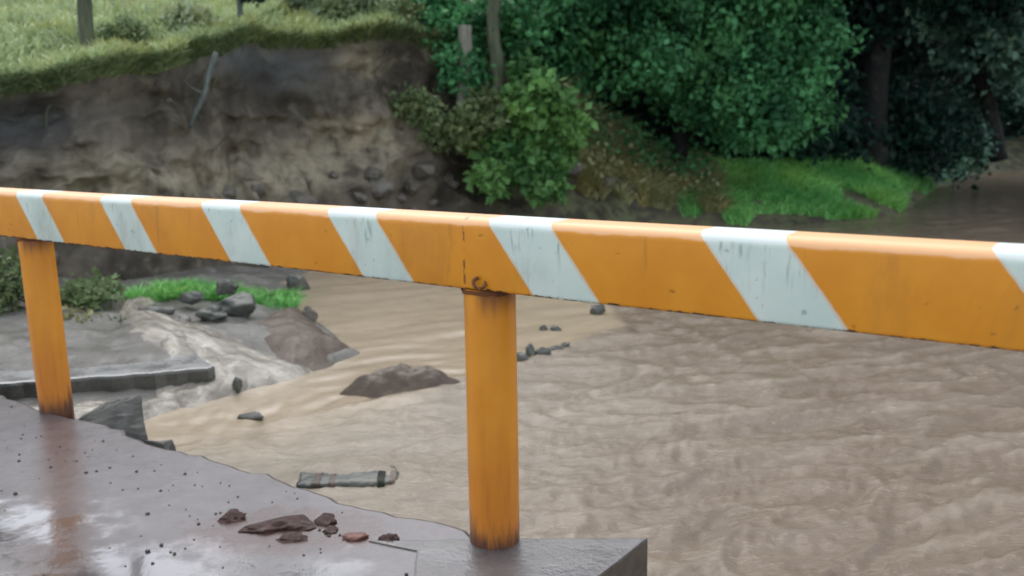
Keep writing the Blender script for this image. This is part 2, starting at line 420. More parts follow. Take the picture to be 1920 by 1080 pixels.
def rock_mesh(size, seed, sub=4, rough=.28):
    bm = bmesh.new(); bmesh.ops.create_icosphere(bm, subdivisions=sub, radius=1)
    P = np.array([v.co[:] for v in bm.verts])
    d = 1 + rough * fbm(P[:, 0] * 1.1 + seed * 3.1, P[:, 1] * 1.1, P[:, 2] * 1.1 + seed, 4) * 1.3
    Q = P * d[:, None]
    r = np.random.default_rng(seed)
    for k in range(7):                                   # flat broken faces
        nrm = r.normal(size=3); nrm /= np.linalg.norm(nrm); lim = .62 + .25 * r.random()
        e = np.maximum((Q @ nrm) - lim, 0); Q -= (e * .85)[:, None] * nrm
    Q *= np.asarray(size) / 2
    for v, q in zip(bm.verts, Q): v.co = q
    return bm

def rock(label, cat, loc, size, seed, mat, name='rock', group=None, rz=0.0, rough=.28):
    o = from_bm(name, rock_mesh(size, seed, rough=rough), mat, None, True)
    o.location = loc; o.rotation_euler = (0, 0, rz)
    return tag(o, label, cat, group)

# ------------------------------------------------------------------ terrain fields
_xe_y = [2.0, 3.6, 4.1, 4.8, 5.09, 5.38, 5.65, 6.44, 7.0, 8.0, 9.5, 10.5, 12.5]
_xe_x = [-2.5, -2.3, -2.15, -2.10, -2.0, -1.68, -1.43, -1.06, -1.3, -1.83, -2.2, -1.9, -.9]
def ground_z(x, y):
    x = np.asarray(x, float); y = np.asarray(y, float)
    e = np.interp(y, _xe_y, _xe_x) - x + .10 * perlin(x * 2.1, y * 2.1, 5.)
    high = sstep(5.0, 5.7, y)
    z = np.where(e > -.03, -.40 + .088 * sstep(-.03, .16, e) + high * (.17 * sstep(.05, 1.1, e) + .12 * sstep(1.0, 2.4, e)), -.40 + np.clip(e + .03, -1.2, 0) * .5)
    return z + (.008 + .022 * high) * fbm(x * 3.1, y * 3.1, 1.7, 4) * sstep(-.03, .4, e)

# shore under the broken slab and the rocks
xs = np.linspace(-9, .2, 330); ys = np.linspace(3.0, 12.5, 330)
X, Y = np.meshgrid(xs, ys)
Z = ground_z(X, Y)
structure(mesh_np('shore', np.stack([X, Y, Z], -1).reshape(-1, 3), grid_faces(*X.shape), M['shore']))

# ------------------------------------------------------------------ far bank: one sheet, toe to crest, then the meadow
toe_c = [(-16, 6.6), (-9, 7.0), (-5.5, 7.1), (-3.9, 7.55), (-3.05, 8.6), (-2.4, 10), (-1.5, 11.3), (-.4, 12.2), (1.0, 13.0), (2.4, 13.75), (3.7, 13.3),
         (5.2, 13.9), (6.6, 15.2), (9.6, 20.2), (14, 25.5), (22, 27.5), (36, 28.5)]
NS = 620
toe = smooth_path(toe_c, NS)
w = np.ones(NS)
tx = toe[:, 0]
top_z = np.interp(tx, [-16, -5.5, -3.9, -3.05, -2.4, -1.5, -.4, .6, 1.4, 2.4, 3.7, 6.6, 36], [1.85, 1.74, 1.72, 1.98, 2.28, 2.42, 2.40, 2.1, 1.25, .62, .42, .40, .7])
dirx = np.interp(tx, [-16, -5.5, -3.9, -2.4, -.4, 1.5, 36], [0, 0, -.28, -.5, -.22, 0, 0])
diry = np.sqrt(1 - dirx ** 2)
Bk = np.interp(tx, [-16, -3.9, -2.4, -.4, 1.2, 2.4, 3.7, 9, 36], [1.25, 1.25, 1.35, 1.3, 1.6, 1.5, 2.7, 2.6, 2.4])
steep = np.interp(tx, [-16, -.3, 1.6, 36], [1, 1, 0, 0])
NV = 130
v = np.linspace(0, 1, NV)[:, None]
back_s = np.where(v < .34, v / .34 * .66, np.where(v < .80, .66 + (v - .34) / .46 * .30, .96 + .04 * np.sin((v - .8) / .2 * np.pi) * -2.2))
back_s = np.where(v < .8, back_s, .96 - .14 * np.sin((v - .8) / .2 * np.pi / 2))
z_s = np.where(v < .34, (v / .34) ** 1.15 * .36, .36 + (v - .34) / .66 * .64)
back_g = v; z_g = np.clip(v * 1.02, 0, 1) ** .85
bk = (back_s * steep + back_g * (1 - steep)) * Bk
bz = -.5 + (z_s * steep + z_g * (1 - steep)) * (top_z + .5)
ss = np.cumsum(np.r_[0, np.linalg.norm(np.diff(toe[:, :2], axis=0), axis=1)])[None, :]
amp = (np.sin(np.clip(v, 0, 1) * np.pi) ** .7) * (.25 + .75 * steep)
big = fbm(ss * .75, v * 2.6, 1.3, 3); med = fbm(ss * 2.3, v * 6.0, 7.1, 4); lay = 1 - np.abs(fbm(ss * .55 + v * 1.2, v * 4.2, 3.9, 3))
disp = amp * (.42 * big + .125 * med + .26 * (lay - .6) + .030 * fbm(ss * 7, v * 17, 2.2, 4))
edge_n = .40 * fbm(ss * 1.1, 0 * ss, 9.9, 3) * steep                # scalloped crest
bk = bk - disp + edge_n * v ** 2
bz = bz + amp * .07 * fbm(ss * 3, v * 9, 12.2, 3) + (v ** 3) * .12 * fbm(ss * .9, 0 * ss, 21.0, 3) * steep
BX = toe[None, :, 0] + dirx * bk; BY = toe[None, :, 1] + diry * bk; BZ = bz
def gauss(cx, cy, sx, sy): return np.exp(-(((BX - cx) / sx) ** 2 + ((BZ - cy) / sy) ** 2))
tan = np.clip(1.2 * gauss(-1.95, 1.05, .62, .42) + 1.0 * gauss(-1.95, 2.0, .30, .20) + .8 * gauss(-3.6, .75, .9, .30) + .7 * gauss(-2.6, .6, .5, .22), 0, 1)
slate = np.clip(gauss(-2.75, 1.95, .55, .28) + .7 * gauss(-4.6, 1.3, .6, .25), 0, 1)
moss = np.clip(sstep(.88, 1, v) * (.55 + .45 * (np.interp(tx, [-5, -3.2], [1, .1])[None, :])) + np.interp(tx, [-.6, .8], [0, .8])[None, :] + 0 * v, 0, 1)
sheet = np.stack([BX, BY, BZ], -1)
structure(mesh_np('riverbank', sheet.reshape(-1, 3), grid_faces(NV, NS), M['bank'], None,
                  {'tan': tan.ravel(), 'slate': slate.ravel(), 'moss': moss.ravel()}))
# behind the crest
NM = 90
tt = np.linspace(0, 1, NM)[:, None] ** 1.7 * 48
crest = sheet[-1]
slope = np.interp(crest[:, 0], [-16, -2.5, 0, 1.5, 4, 36], [.215, .215, .17, .06, .03, .03])[None, :]
MX = crest[None, :, 0] + 0 * tt; MY = crest[None, :, 1] + tt
MZ = crest[None, :, 2] + slope * 30 * (1 - np.exp(-tt / 30)) * 1.15 + sstep(0, 2, tt) * .10 * fbm(MX * .5, MY * .5, 4.4, 3)
mead = np.stack([MX, MY, MZ], -1)
ci = int(np.argmin(np.abs(crest[:, 0] - (.2))))
structure(mesh_np('meadow', mead[:, :ci + 1].reshape(-1, 3), grid_faces(NM, ci + 1), M['meadow']))
structure(mesh_np('forest_floor', mead[:, ci:].reshape(-1, 3), grid_faces(NM, NS - ci), M['floor']))

def sample_sheet(S, n, r0, r1, c0, c1, seed, power=1.0):
    r = np.random.default_rng(seed)
    a = r0 + (r1 - 1.001 - r0) * r.random(n) ** power; b = c0 + (c1 - 1.001 - c0) * r.random(n)
    i, j = a.astype(int), b.astype(int); fa, fb = (a - i)[:, None], (b - j)[:, None]
    return (S[i, j] * (1 - fa) + S[i + 1, j] * fa) * (1 - fb) + (S[i, j + 1] * (1 - fa) + S[i + 1, j + 1] * fa) * fb
def col_at(x): return int(np.argmin(np.abs(tx - x)))

# grass on the meadow, short fringe over the crest
P = sample_sheet(mead, 60000, 0, NM, col_at(-9), ci, 21)
stuff(blades('meadow_grass', P, .12, .016, M['grass'], seed=1))
P = sample_sheet(sheet, 11000, NV * .925, NV, col_at(-9), col_at(-2.9), 22)
P = P[fbm(P[:, 0] * 1.3, P[:, 1] * 1.3, 2.0, 3) + (P[:, 2] - 1.62) * 2.2 > -.05]
stuff(blades('crest_grass', P, .06, .014, M['crest'], seed=2, lean=.8))
P = sample_sheet(sheet, 5000, NV * .93, NV, col_at(-2.9), col_at(.6), 23)
stuff(blades('overhanging_grass', P, .10, .012, M['weed'], seed=3, lean=.7))
# bright strip of grass on the low right bank, olive growth on the slope beside it
P = sample_sheet(sheet, 38000, NV * .12, NV, col_at(2.6), col_at(10.5), 24)
keep = (P[:, 2] > -.26 + .34 * perlin(P[:, 0] * 1.4, P[:, 1] * 1.4, .5)) & (fbm(P[:, 0] * 2.2, P[:, 1] * 2.2, 8.1, 3) > -.45) & (RNG.random(len(P)) < np.interp(P[:, 0], [2.6, 3.4, 6.8, 10.5], [.25, 1, 1, .15]))
stuff(blades('lush_grass', P[keep], .13, .013, M['lush'], seed=4, lean=.45))
P = sample_sheet(sheet, 14000, NV * .25, NV, col_at(.9), col_at(3.3), 25)
P = P[(fbm(P[:, 0] * 1.6, P[:, 1] * 1.6, 6.0, 3) > -.12)]
stuff(blades('olive_groundcover', P, .18, .016, M['leaf_olive'], seed=5, lean=.7))

P = sample_sheet(sheet, 420, NV * .42, NV, col_at(.55), col_at(3.4), 26)
P = P[fbm(P[:, 0] * 1.2, P[:, 1] * 1.2, 2.5, 3) > -.25] + np.array([0, 0, .05])
stuff(leaves('slope_scrub', P, .11, 16, .075, M['leaf_olive'], None, 26))
P = sample_sheet(sheet, 260, NV * .60, NV, col_at(.2), col_at(3.2), 27) + np.array([0, 0, .12])
stuff(leaves('slope_creeper', P, .14, 16, .085, M['leaf_big'], None, 27))
# ------------------------------------------------------------------ flood water
rows = np.geomspace(1.2, 42, 430); cols = np.concatenate([np.linspace(-1.5, -.62, 40)[:-1], np.linspace(-.62, .62, 400), np.linspace(.62, 1.6, 50)[1:]])
Y = rows[:, None] + 0 * cols[None, :]; X = rows[:, None] * cols[None, :]
def seg_side(x, y, pts):
    """signed distance to a polyline, positive on its left"""
    best = np.full(np.shape(x), 1e9); sgn = np.ones(np.shape(x))
    for (ax, ay), (bx, by) in zip(pts[:-1], pts[1:]):
        dx, dy = bx - ax, by - ay; L2 = dx * dx + dy * dy
        t = np.clip(((x - ax) * dx + (y - ay) * dy) / L2, 0, 1)
        d = np.hypot(x - ax - t * dx, y - ay - t * dy); s = np.sign(dx * (y - ay) - dy * (x - ax))
        m = d < best - 1e-9; best = np.where(m, d, best); sgn = np.where(m, s, sgn)
    return best * sgn
line = [(-2.6, 4.15), (-1.45, 4.72), (-.65, 5.30), (0.0, 5.93), (.45, 6.55), (.86, 7.14), (.95, 8.2), (.9, 10), (1.0, 14)]
wx = .10 * perlin(X * 1.7, Y * 1.7, 8.); wy = .10 * perlin(X * 1.7 + 9, Y * 1.7, 8.)
sd = seg_side(X + wx, Y + wy, line)
silt = sstep(-.05 - .55 * sstep(5.6, 4.6, Y), .06 + .25 * sstep(5.6, 4.4, Y), sd)
near = sstep(1.6, -1.3, X - (Y - 4.0) * .35) * sstep(7.2, 5.0, Y)
ed = seg_side(X, Y, line[1:6])
foamline = np.exp(-(np.abs(sd) / .07) ** 2) * sstep(4.6, 5.2, Y) * sstep(7.4, 6.9, Y)
chop = np.clip(1 - .86 * silt, 0, 1) * sstep(24, 12, Y)
foam = np.clip(.8 * np.exp(-((X + .75) / .42) ** 2 - ((Y - 4.02) / .22) ** 2) + .30 + .5 * chop * sstep(12, 4, Y) - .35 * silt + .5 * foamline, 0, 1)
fx, fy = (X * .93 + Y * .37) * .72, (Y * .93 - X * .37) * 1.35
qx, qy = fx + .30 * fbm(fx * 1.1, fy * 1.1, 1., 2), fy + .30 * fbm(fx * 1.1, fy * 1.1, 5., 2)
ridge = lambda s, z: (1 - np.abs(perlin(qx * s, qy * s, z)))
h = .026 * (ridge(1.0, 2.) ** 2 - .6) + .030 * (ridge(2.9, 6.) ** 2 - .6) + .020 * (ridge(6.2, 3.) - .7) + .012 * (ridge(12., 9.) - .7) + .005 * fbm(fx * 19, fy * 19, 1., 2)
TH = np.arctan2(Y - 4.9, X + .6); TH = np.where(TH < -1.2, TH + 2 * np.pi, TH) - 1.9
VR = np.hypot(X + .6, (Y - 4.9)) + .17 * TH
w1 = .35 * fbm(X * 1.1, Y * 1.1, 14., 2)
s_fan = fbm(VR * 6.5 + w1, TH * 1.7, 1., 4); s_run = fbm(fx * 1.6 + w1, fy * 5.0, 2., 4)
wf = sstep(.35, -.15, X - (Y - 5) * .35) * sstep(7.0, 6.2, Y)
streak = s_fan * wf + s_run * (1 - wf) * .9
crest_h = h * chop / .035 + .5 * s_run * chop
calm = .010 * fbm(fx * 1.4, fy * 2.6, 3., 3)
fade = sstep(16, 5, Y) * .85 + .15
# hump where the water piles over the sunken debris
pile = .055 * np.exp(-((X + .75) / .34) ** 2 - ((Y - 4.12) / .16) ** 2)
Zw = WATER + h * chop * fade * (1 - .45 * wf) + .012 * streak * sstep(9, 5, Y) + calm + .02 * foamline + pile + .035 * silt * sstep(6.2, 9, Y)
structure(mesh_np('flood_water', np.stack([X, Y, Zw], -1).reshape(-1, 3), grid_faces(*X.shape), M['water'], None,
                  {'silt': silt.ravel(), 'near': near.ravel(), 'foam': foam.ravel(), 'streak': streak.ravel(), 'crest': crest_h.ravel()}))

def run_off(path, half, seed, lift=.026):
    """shallow water running over the shore: a strip that dips into the ground at its ragged edges"""
    p = smooth_path(path, 90); hw = np.interp(np.linspace(0, 1, 90), np.linspace(0, 1, len(half)), half)
    d = np.gradient(p, axis=0); d /= np.linalg.norm(d, axis=1)[:, None]; nn = np.stack([-d[:, 1], d[:, 0]], 1)
    q = np.linspace(-1, 1, 34)
    X = p[:, None, 0] + nn[:, None, 0] * hw[:, None] * q; Y = p[:, None, 1] + nn[:, None, 1] * hw[:, None] * q
    along = np.linspace(0, 1, 90)[:, None]
    bed = ground_z(X, Y)
    for _ in range(4):                                   # water evens out the bumps of its bed
        bed[1:-1] = (bed[:-2] + bed[1:-1] * 2 + bed[2:]) / 4; bed[:, 1:-1] = (bed[:, :-2] + bed[:, 1:-1] * 2 + bed[:, 2:]) / 4
    wob = .35 * perlin(along * 6, seed, q * .8)
    qq = np.clip(np.abs(q[None, :]) + wob, 0, 2)
    ease = sstep(0, .08, along) * sstep(1, .86, along)
    Z = bed + (lift * (1 - 1.9 * qq ** 2) + .012 * (1 - np.abs(perlin(q * 5 + seed, along * 5))) + .010 * fbm(X * 14, Y * 14, seed, 3)) * (.3 + .7 * ease) - .05 * (1 - ease)
    a = np.ones_like(Z)
    return structure(mesh_np('stream', np.stack([X, Y, Z], -1).reshape(-1, 3), grid_faces(*X.shape), M['runoff'], None,
                             {'streak': (fbm(q[None, :] * 2.6 + .6 * fbm(q[None, :] * 1.5, along * 5, seed, 2), along * 5.0 + seed, seed, 4)).ravel()}))
run_off([(-2.93, 7.5), (-2.87, 6.86), (-2.5, 6.36), (-2.08, 6.0), (-1.72, 5.78), (-1.42, 5.62), (-1.24, 5.42)], [.07, .12, .24, .34, .38, .40, .36], 3.)
run_off([(-2.3, 6.15), (-1.98, 5.78), (-1.86, 5.45), (-1.98, 5.12)], [.12, .30, .34, .30], 8.)
run_off([(-2.85, 4.95), (-2.5, 4.95), (-2.15, 5.02), (-1.85, 5.2)], [.16, .22, .24, .2], 5.)

# ------------------------------------------------------------------ pavement, footing block, broken slab
ANG = -.6081; MXP, MYP = -.0718, 2.5834; SPAN = 2.4589
dv = np.array([math.cos(ANG), math.sin(ANG)]); nv = np.array([-dv[1], dv[0]])
def on_rail(s, off=0.0): return np.array([MXP, MYP]) + dv * s + nv * off

def prism(name, poly, z_top, z_bot, mat, parent=None, jag=.0, seed=0, bevel=.012, step=.06, hard=()):
    pts = []; r = random.Random(seed)
    k = len(poly)
    for i in range(k):
        a, b = np.array(poly[i]), np.array(poly[(i + 1) % k]); n = max(1, int(np.linalg.norm(b - a) / step)) if jag else 1
        e = (b - a) / (np.linalg.norm(b - a) + 1e-9); nn = np.array([e[1], -e[0]])
        for j in range(n):
            t = j / n; q = a + (b - a) * t
            if jag and j: q = q + nn * jag * (float(perlin(q[0] * 2.3 + seed, q[1] * 2.3)) * 1.2 + r.uniform(-.35, .35))
            pts.append(q)
    bm = bmesh.new()
    top = [bm.verts.new((p[0], p[1], z_top)) for p in pts]
    f = bm.faces.new(top)
    ex = bmesh.ops.extrude_face_region(bm, geom=[f])
    for g in ex['geom']:
        if isinstance(g, bmesh.types.BMVert): g.co.z = z_bot + .0
    bmesh.ops.recalc_face_normals(bm, faces=bm.faces)
    if bevel:
        es = [e for e in bm.edges if abs(e.verts[0].co.z - z_top) < 1e-5 and abs(e.verts[1].co.z - z_top) < 1e-5]
        bmesh.ops.bevel(bm, geom=es, offset=bevel, segments=2, affect='EDGES', profile=.6)
    return from_bm(name, bm, mat, parent)

k0, k1 = np.array([-6.5, 3.24]), np.array([-1.86, 4.28])
pave = [(-7, -3), (5, -3), tuple(on_rail(5.6, .03)), tuple(on_rail(.16, .03)), tuple(on_rail(-.42, .05)), tuple(on_rail(-1.2, .045)), tuple(on_rail(-2.30, .05)), tuple(on_rail(-6.2, .06)), (-7, 6.9)]
structure(prism('pavement', pave[::1], 0.0, -.55, M['pavement'], jag=.045, seed=4, bevel=.018))
blk = prism('concrete_footing', [(-.46, 2.675), (-.30, 2.60), (-.28, 2.15), (.02, 2.16), (.235, 2.43), (.405, 2.662), (.0, 2.672)], .006, -.60, M['block'], jag=.006, seed=2, bevel=.008)
tag(blk, 'grey-green wet concrete block with a chipped corner, under the foot of the nearer orange post', 'concrete block')

slab = prism('concrete_slab', [(-6.5, 4.27), (-1.85, 5.44), (-1.83, 5.50), (-2.3, 6.15), (-2.97, 6.62), (-3.6, 6.45), (-6.5, 6.0)], -.18, -.50, M['slab'], jag=.030, seed=9, bevel=.02)
tag(slab, 'pale wet concrete slab with a dark mossy broken edge, behind the farther orange post', 'concrete slab')

def chunk(name, label, pts, seed, mat, amp=.03):
    bm = bmesh.new()
    vs = [bm.verts.new(p) for p in pts]
    bmesh.ops.convex_hull(bm, input=vs)
    loose = [x for x in bm.verts if not x.link_faces]
    bmesh.ops.delete(bm, geom=loose, context='VERTS')
    bmesh.ops.triangulate(bm, faces=bm.faces)
    bmesh.ops.subdivide_edges(bm, edges=bm.edges, cuts=7, use_grid_fill=True)
    bmesh.ops.recalc_face_normals(bm, faces=bm.faces); bm.normal_update()
    P = np.array([x.co[:] for x in bm.verts]); N = np.array([x.normal[:] for x in bm.verts])
    D = amp * fbm(P[:, 0] * 7, P[:, 1] * 7, P[:, 2] * 7 + seed, 4)
    for x, p in zip(bm.verts, P + N * D[:, None]): x.co = p
    o = from_bm(name, bm, mat)
    return tag(o, label, 'concrete chunk', 'broken concrete pieces at the pavement edge')
chunk('broken_concrete', 'large dark pointed chunk of broken concrete beside the pavement edge, next to the farther post',
      [(-2.02, 3.98, -.05), (-1.94, 4.20, -.025), (-1.86, 4.33, -.02), (-1.82, 4.35, -.025), (-1.795, 4.30, -.09), (-1.765, 4.25, -.14), (-1.74, 4.20, -.17), (-2.02, 3.94, -.5), (-1.72, 3.95, -.5), (-1.70, 4.22, -.5), (-1.80, 4.38, -.5), (-2.0, 4.3, -.5)], 1, M['chunk'], .022)
chunk('broken_concrete', 'small squarish fragment of dark concrete in front of the large pointed chunk',
      [(-1.73, 4.10, -.165), (-1.63, 4.09, -.17), (-1.60, 4.08, -.215), (-1.59, 4.06, -.5), (-1.76, 3.98, -.5), (-1.62, 4.18, -.19), (-1.60, 4.2, -.5), (-1.74, 4.2, -.5)], 5, M['chunk'], .012)

# ------------------------------------------------------------------ guard rail
rail = thing('guard_rail', 'orange guard rail with slanted white stripes on rusty round posts, along the pavement edge', 'guard rail', (MXP, MYP, 0), ANG)
def beam(s0, s1):
    zt, zb, y0, y1 = 1.003, .7965, -.006, .135
    def arc(cy, cz, r, a0, a1, n): return [(cy + r * math.cos(R(a0 + (a1 - a0) * i / n)), cz + r * math.sin(R(a0 + (a1 - a0) * i / n))) for i in range(n + 1)]
    rt, rb = .030, .010
    prof = arc(y0 + rt, zt - rt, rt, 180, 90, 8) + arc(y1 - rt, zt - rt, rt, 90, 0, 8) + arc(y1 - rb, zb + rb, rb, 0, -90, 3) + arc(y0 + rb, zb + rb, rb, -90, -180, 3)
    n = int((s1 - s0) / .05); L = np.linspace(s0, s1, n + 1)
    PV = np.array(prof); k = len(prof)
    V = np.stack([np.repeat(L, k), np.tile(PV[:, 0], n + 1), np.tile(PV[:, 1], n + 1)], 1)
    V[:, 1] += .0025 * perlin(V[:, 0] * 1.6, V[:, 2] * 3.0, 1.5)         # hand-painted, slightly dented sheet
    V[:, 2] += .0030 * perlin(V[:, 0] * .9, 0 * V[:, 0], 4.4)
    bm = bmesh.new(); vs = [bm.verts.new(p) for p in V]
    for i in range(n):
        for j in range(k):
            bm.faces.new([vs[i * k + j], vs[i * k + (j + 1) % k], vs[(i + 1) * k + (j + 1) % k], vs[(i + 1) * k + j]])
    bm.faces.new([bm.verts.new(p) for p in V[:k]]); bm.faces.new([bm.verts.new(p) for p in V[-k:]])
    bmesh.ops.recalc_face_normals(bm, faces=bm.faces)
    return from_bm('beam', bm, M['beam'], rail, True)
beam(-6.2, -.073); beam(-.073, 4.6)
def post(s):
    r = .0765; bm = bmesh.new()
    prof = [(.0, -.3), (r, -.3), (r, .0), (r + .001, .3), (r, .6), (r, .7975)]
    n = 40; rings = []
    for rr, z in prof:
        rings.append([bm.verts.new((rr * math.cos(2 * math.pi * i / n), rr * math.sin(2 * math.pi * i / n), z)) for i in range(n)] if rr else [bm.verts.new((0, 0, z))])
    for a, b in zip(rings[:-1], rings[1:]):
        for i in range(n):
            if len(a) == 1: bm.faces.new([a[0], b[(i + 1) % n], b[i]])
            else: bm.faces.new([a[i], a[(i + 1) % n], b[(i + 1) % n], b[i]])
    bmesh.ops.recalc_face_normals(bm, faces=bm.faces)
    o = from_bm('post', bm, M['post'], rail, True); o.location = (s - (.043 if s == 0 else .060), .073, 0)
    if s == -SPAN: o.rotation_euler = (0, -.03, 0); o.scale = (.93, .93, 1)
    # weld collar where the post meets the beam
    bm = bmesh.new()
    bmesh.ops.create_cone(bm, cap_ends=False, segments=36, radius1=r + .004, radius2=r + .009, depth=.012)
    P = np.array([x.co[:] for x in bm.verts]); 
    for x in bm.verts: x.co += Vector((0, 0, .788 + .006 * float(perlin(x.co.x * 40, x.co.y * 40, s))))
    from_bm('weld', bm, M['rust'], o, True)
    return o
for s in (-2 * SPAN, -SPAN, 0, SPAN): post(s)
bolt = tube('bolt', [([(-.020, -.012, .838), (-.030, -.022, .828), (-.022, -.024, .812), (-.004, -.020, .808), (.004, -.014, .818), (.000, -.006, .826)], .0055, .0045)], M['rust'], rail, 8, 16)

# ------------------------------------------------------------------ loose things by the pavement
def lump(name, label, cat, c, size, seed, mat, group=None, rough=.35, detail=5):
    """a low heap: half a rough ellipsoid sunk in what carries it"""
    o = from_bm(name, rock_mesh(size, seed, detail, rough), mat, None, True); o.location = c
    return tag(o, label, cat, group)
lump('mud_clod', 'reddish-brown wet mud heap lying on the pavement edge between the two posts', 'mud', (-.75, 2.80, -.018), (.34, .17, .085), 31, M['clod'], rough=.5)
for lab, x, y, sz, sd_ in (('reddish mud lump lying against the end of the mud heap, away from the nearer post', -.93, 2.86, (.10, .07, .05), 33), ('low reddish mud lump in front of the mud heap', -.70, 2.70, (.12, .05, .035), 34),
                           ('reddish mud lump just past the brick fragment, close to the nearer post', -.40, 2.69, (.07, .05, .035), 35), ('reddish mud lump behind the mud heap at the very edge of the water', -.62, 2.82, (.09, .06, .05), 36)):
    lump('mud_lump', lab, 'mud', (x, y, .0), sz, sd_, M['clod'], 'lumps of reddish mud along the pavement edge', rough=.4, detail=4)
lump('brick_fragment', 'small flat reddish brick fragment beside the reddish mud heap, towards the nearer post', 'brick', (-.50, 2.705, .0), (.085, .05, .032), 12, M['brick'], rough=.15, detail=4)
lump('mud_crumb', 'small dark crumb of mud between the reddish mud heap and the brick fragment', 'mud', (-.585, 2.755, .0), (.05, .04, .03), 14, M['clod'])

# grit scattered over the wet pavement
r = np.random.default_rng(5); bm = bmesh.new()
n = 0
while n < 150:
    s, o_ = r.uniform(-2.9, .1), -abs(r.normal() * .45) - .0
    p = on_rail(s, o_)
    if p[1] < 2.2 or (p[0] > -.5 and p[1] > 2.6): continue
    rad = .003 + .006 * r.random() ** 3
    q = bmesh.ops.create_icosphere(bm, subdivisions=1, radius=rad)
    for x in q['verts']:
        x.co = Vector((x.co.x * r.uniform(.8, 1.3), x.co.y * r.uniform(.8, 1.3), x.co.z * r.uniform(.5, 1.0))) + Vector((p[0], p[1], rad * .3))
    n += 1
stuff(from_bm('gravel', bm, M['gravel'], None, False))

# ------------------------------------------------------------------ half-sunken debris
deb = thing('sunken_block', 'rough flat grey-green block with brown bands lying half sunk in the water near the pavement', 'debris block', (-.752, 4.02, -.360), R(4))
def drum(name, x0, x1, rad, mat, ribs=0.0, parent=None, seed=0):
    n, k = 46, 44; L = np.linspace(x0, x1, n)[:, None]; ph = np.linspace(0, 2 * np.pi, k, endpoint=False)[None, :]
    full = 1 - .16 * np.abs((L + .01) / .225) ** 9                       # battered, closed-in ends
    cs, sn = np.cos(ph), np.sin(ph)
    sq = (np.abs(cs) ** 6 + np.abs(sn) ** 6) ** (-1 / 6)                 # crushed towards a box
    rr = rad * full * sq + ribs * np.sin(L * 140) + .017 * fbm(L * 8, cs * 1.4, sn * 1.4, 4)
    V = np.stack([L + 0 * rr + .010 * perlin(cs * 2, sn * 2, L * 3), rr * cs, .50 * rr * sn], -1).reshape(-1, 3)
    bm = bmesh.new(); vs = [bm.verts.new(p) for p in V]
    for i in range(n - 1):
        for j in range(k): bm.faces.new([vs[i * k + j], vs[i * k + (j + 1) % k], vs[(i + 1) * k + (j + 1) % k], vs[(i + 1) * k + j]])
    bm.faces.new(vs[:k]); bm.faces.new(vs[-k:])
    bmesh.ops.recalc_face_normals(bm, faces=bm.faces)
    return from_bm(name, bm, mat, parent, True)
drum('shell', -.235, .215, .100, M['teal'], .0015, deb)
drum('band', -.165, -.130, .106, M['band'], 0, deb, 2); drum('band', -.090, -.065, .105, M['band'], 0, deb, 3)
drum('band', .125, .158, .108, M['dark'], 0, deb, 4); drum('band', .180, .205, .107, M['band'], 0, deb, 5)

# ------------------------------------------------------------------ mud mounds and stones in the stream
def mound(name, label, cat, path_pts, height, seed, mat, z0=-.40, group=None, rough=.026):
    """a low mound over a polygon footprint, peak towards its middle"""
    poly = np.array(path_pts); lo, hi = poly.min(0) - .05, poly.max(0) + .05
    nx = 90; xs = np.linspace(lo[0], hi[0], nx); ys = np.linspace(lo[1], hi[1], nx); X, Y = np.meshgrid(xs, ys)
    cl = [tuple(p) for p in poly] + [tuple(poly[0])]
    inside = np.zeros(X.shape, bool)
    for (ax, ay), (bx, by) in zip(cl[:-1], cl[1:]):
        c = ((ay > Y) != (by > Y)) & (X < (bx - ax) * (Y - ay) / (by - ay + 1e-12) + ax); inside ^= c
    d = np.full(X.shape, 9.)
    for (ax, ay), (bx, by) in zip(cl[:-1], cl[1:]):
        t = np.clip(((X - ax) * (bx - ax) + (Y - ay) * (by - ay)) / ((bx - ax) ** 2 + (by - ay) ** 2), 0, 1)
        d = np.minimum(d, np.hypot(X - ax - t * (bx - ax), Y - ay - t * (by - ay)))
    d = np.where(inside, d, -d); dm = d.max()
    Z = z0 + height * sstep(-.04, dm * .75, d) + rough * fbm(X * 6, Y * 6, seed, 4) * sstep(0, dm * .4, d) - .1 * sstep(0, -.05, d)
    return tag(mesh_np(name, np.stack([X, Y, Z], -1).reshape(-1, 3), grid_faces(nx, nx), mat), label, cat, group)
mound('mud_mound', 'broad smooth grey-brown mud mound between the rubble and the tan stream', 'mud mound',
      [(-2.25, 6.45), (-2.2, 7.1), (-1.95, 7.95), (-1.70, 7.85), (-1.28, 6.9), (-1.03, 6.45), (-1.18, 6.05), (-1.42, 5.70), (-1.72, 5.93), (-1.98, 6.2)], .20, 2., M['mud'], z0=-.385, rough=.020)
mound('mud_mound', 'low peaked brown mud mound standing in the tan water beside the nearer post', 'mud mound',
      [(-1.10, 5.40), (-.95, 5.58), (-.72, 5.72), (-.50, 5.72), (-.28, 5.60), (-.45, 5.45), (-.62, 5.36), (-.85, 5.33)], .165, 5., M['mud'], rough=.034)

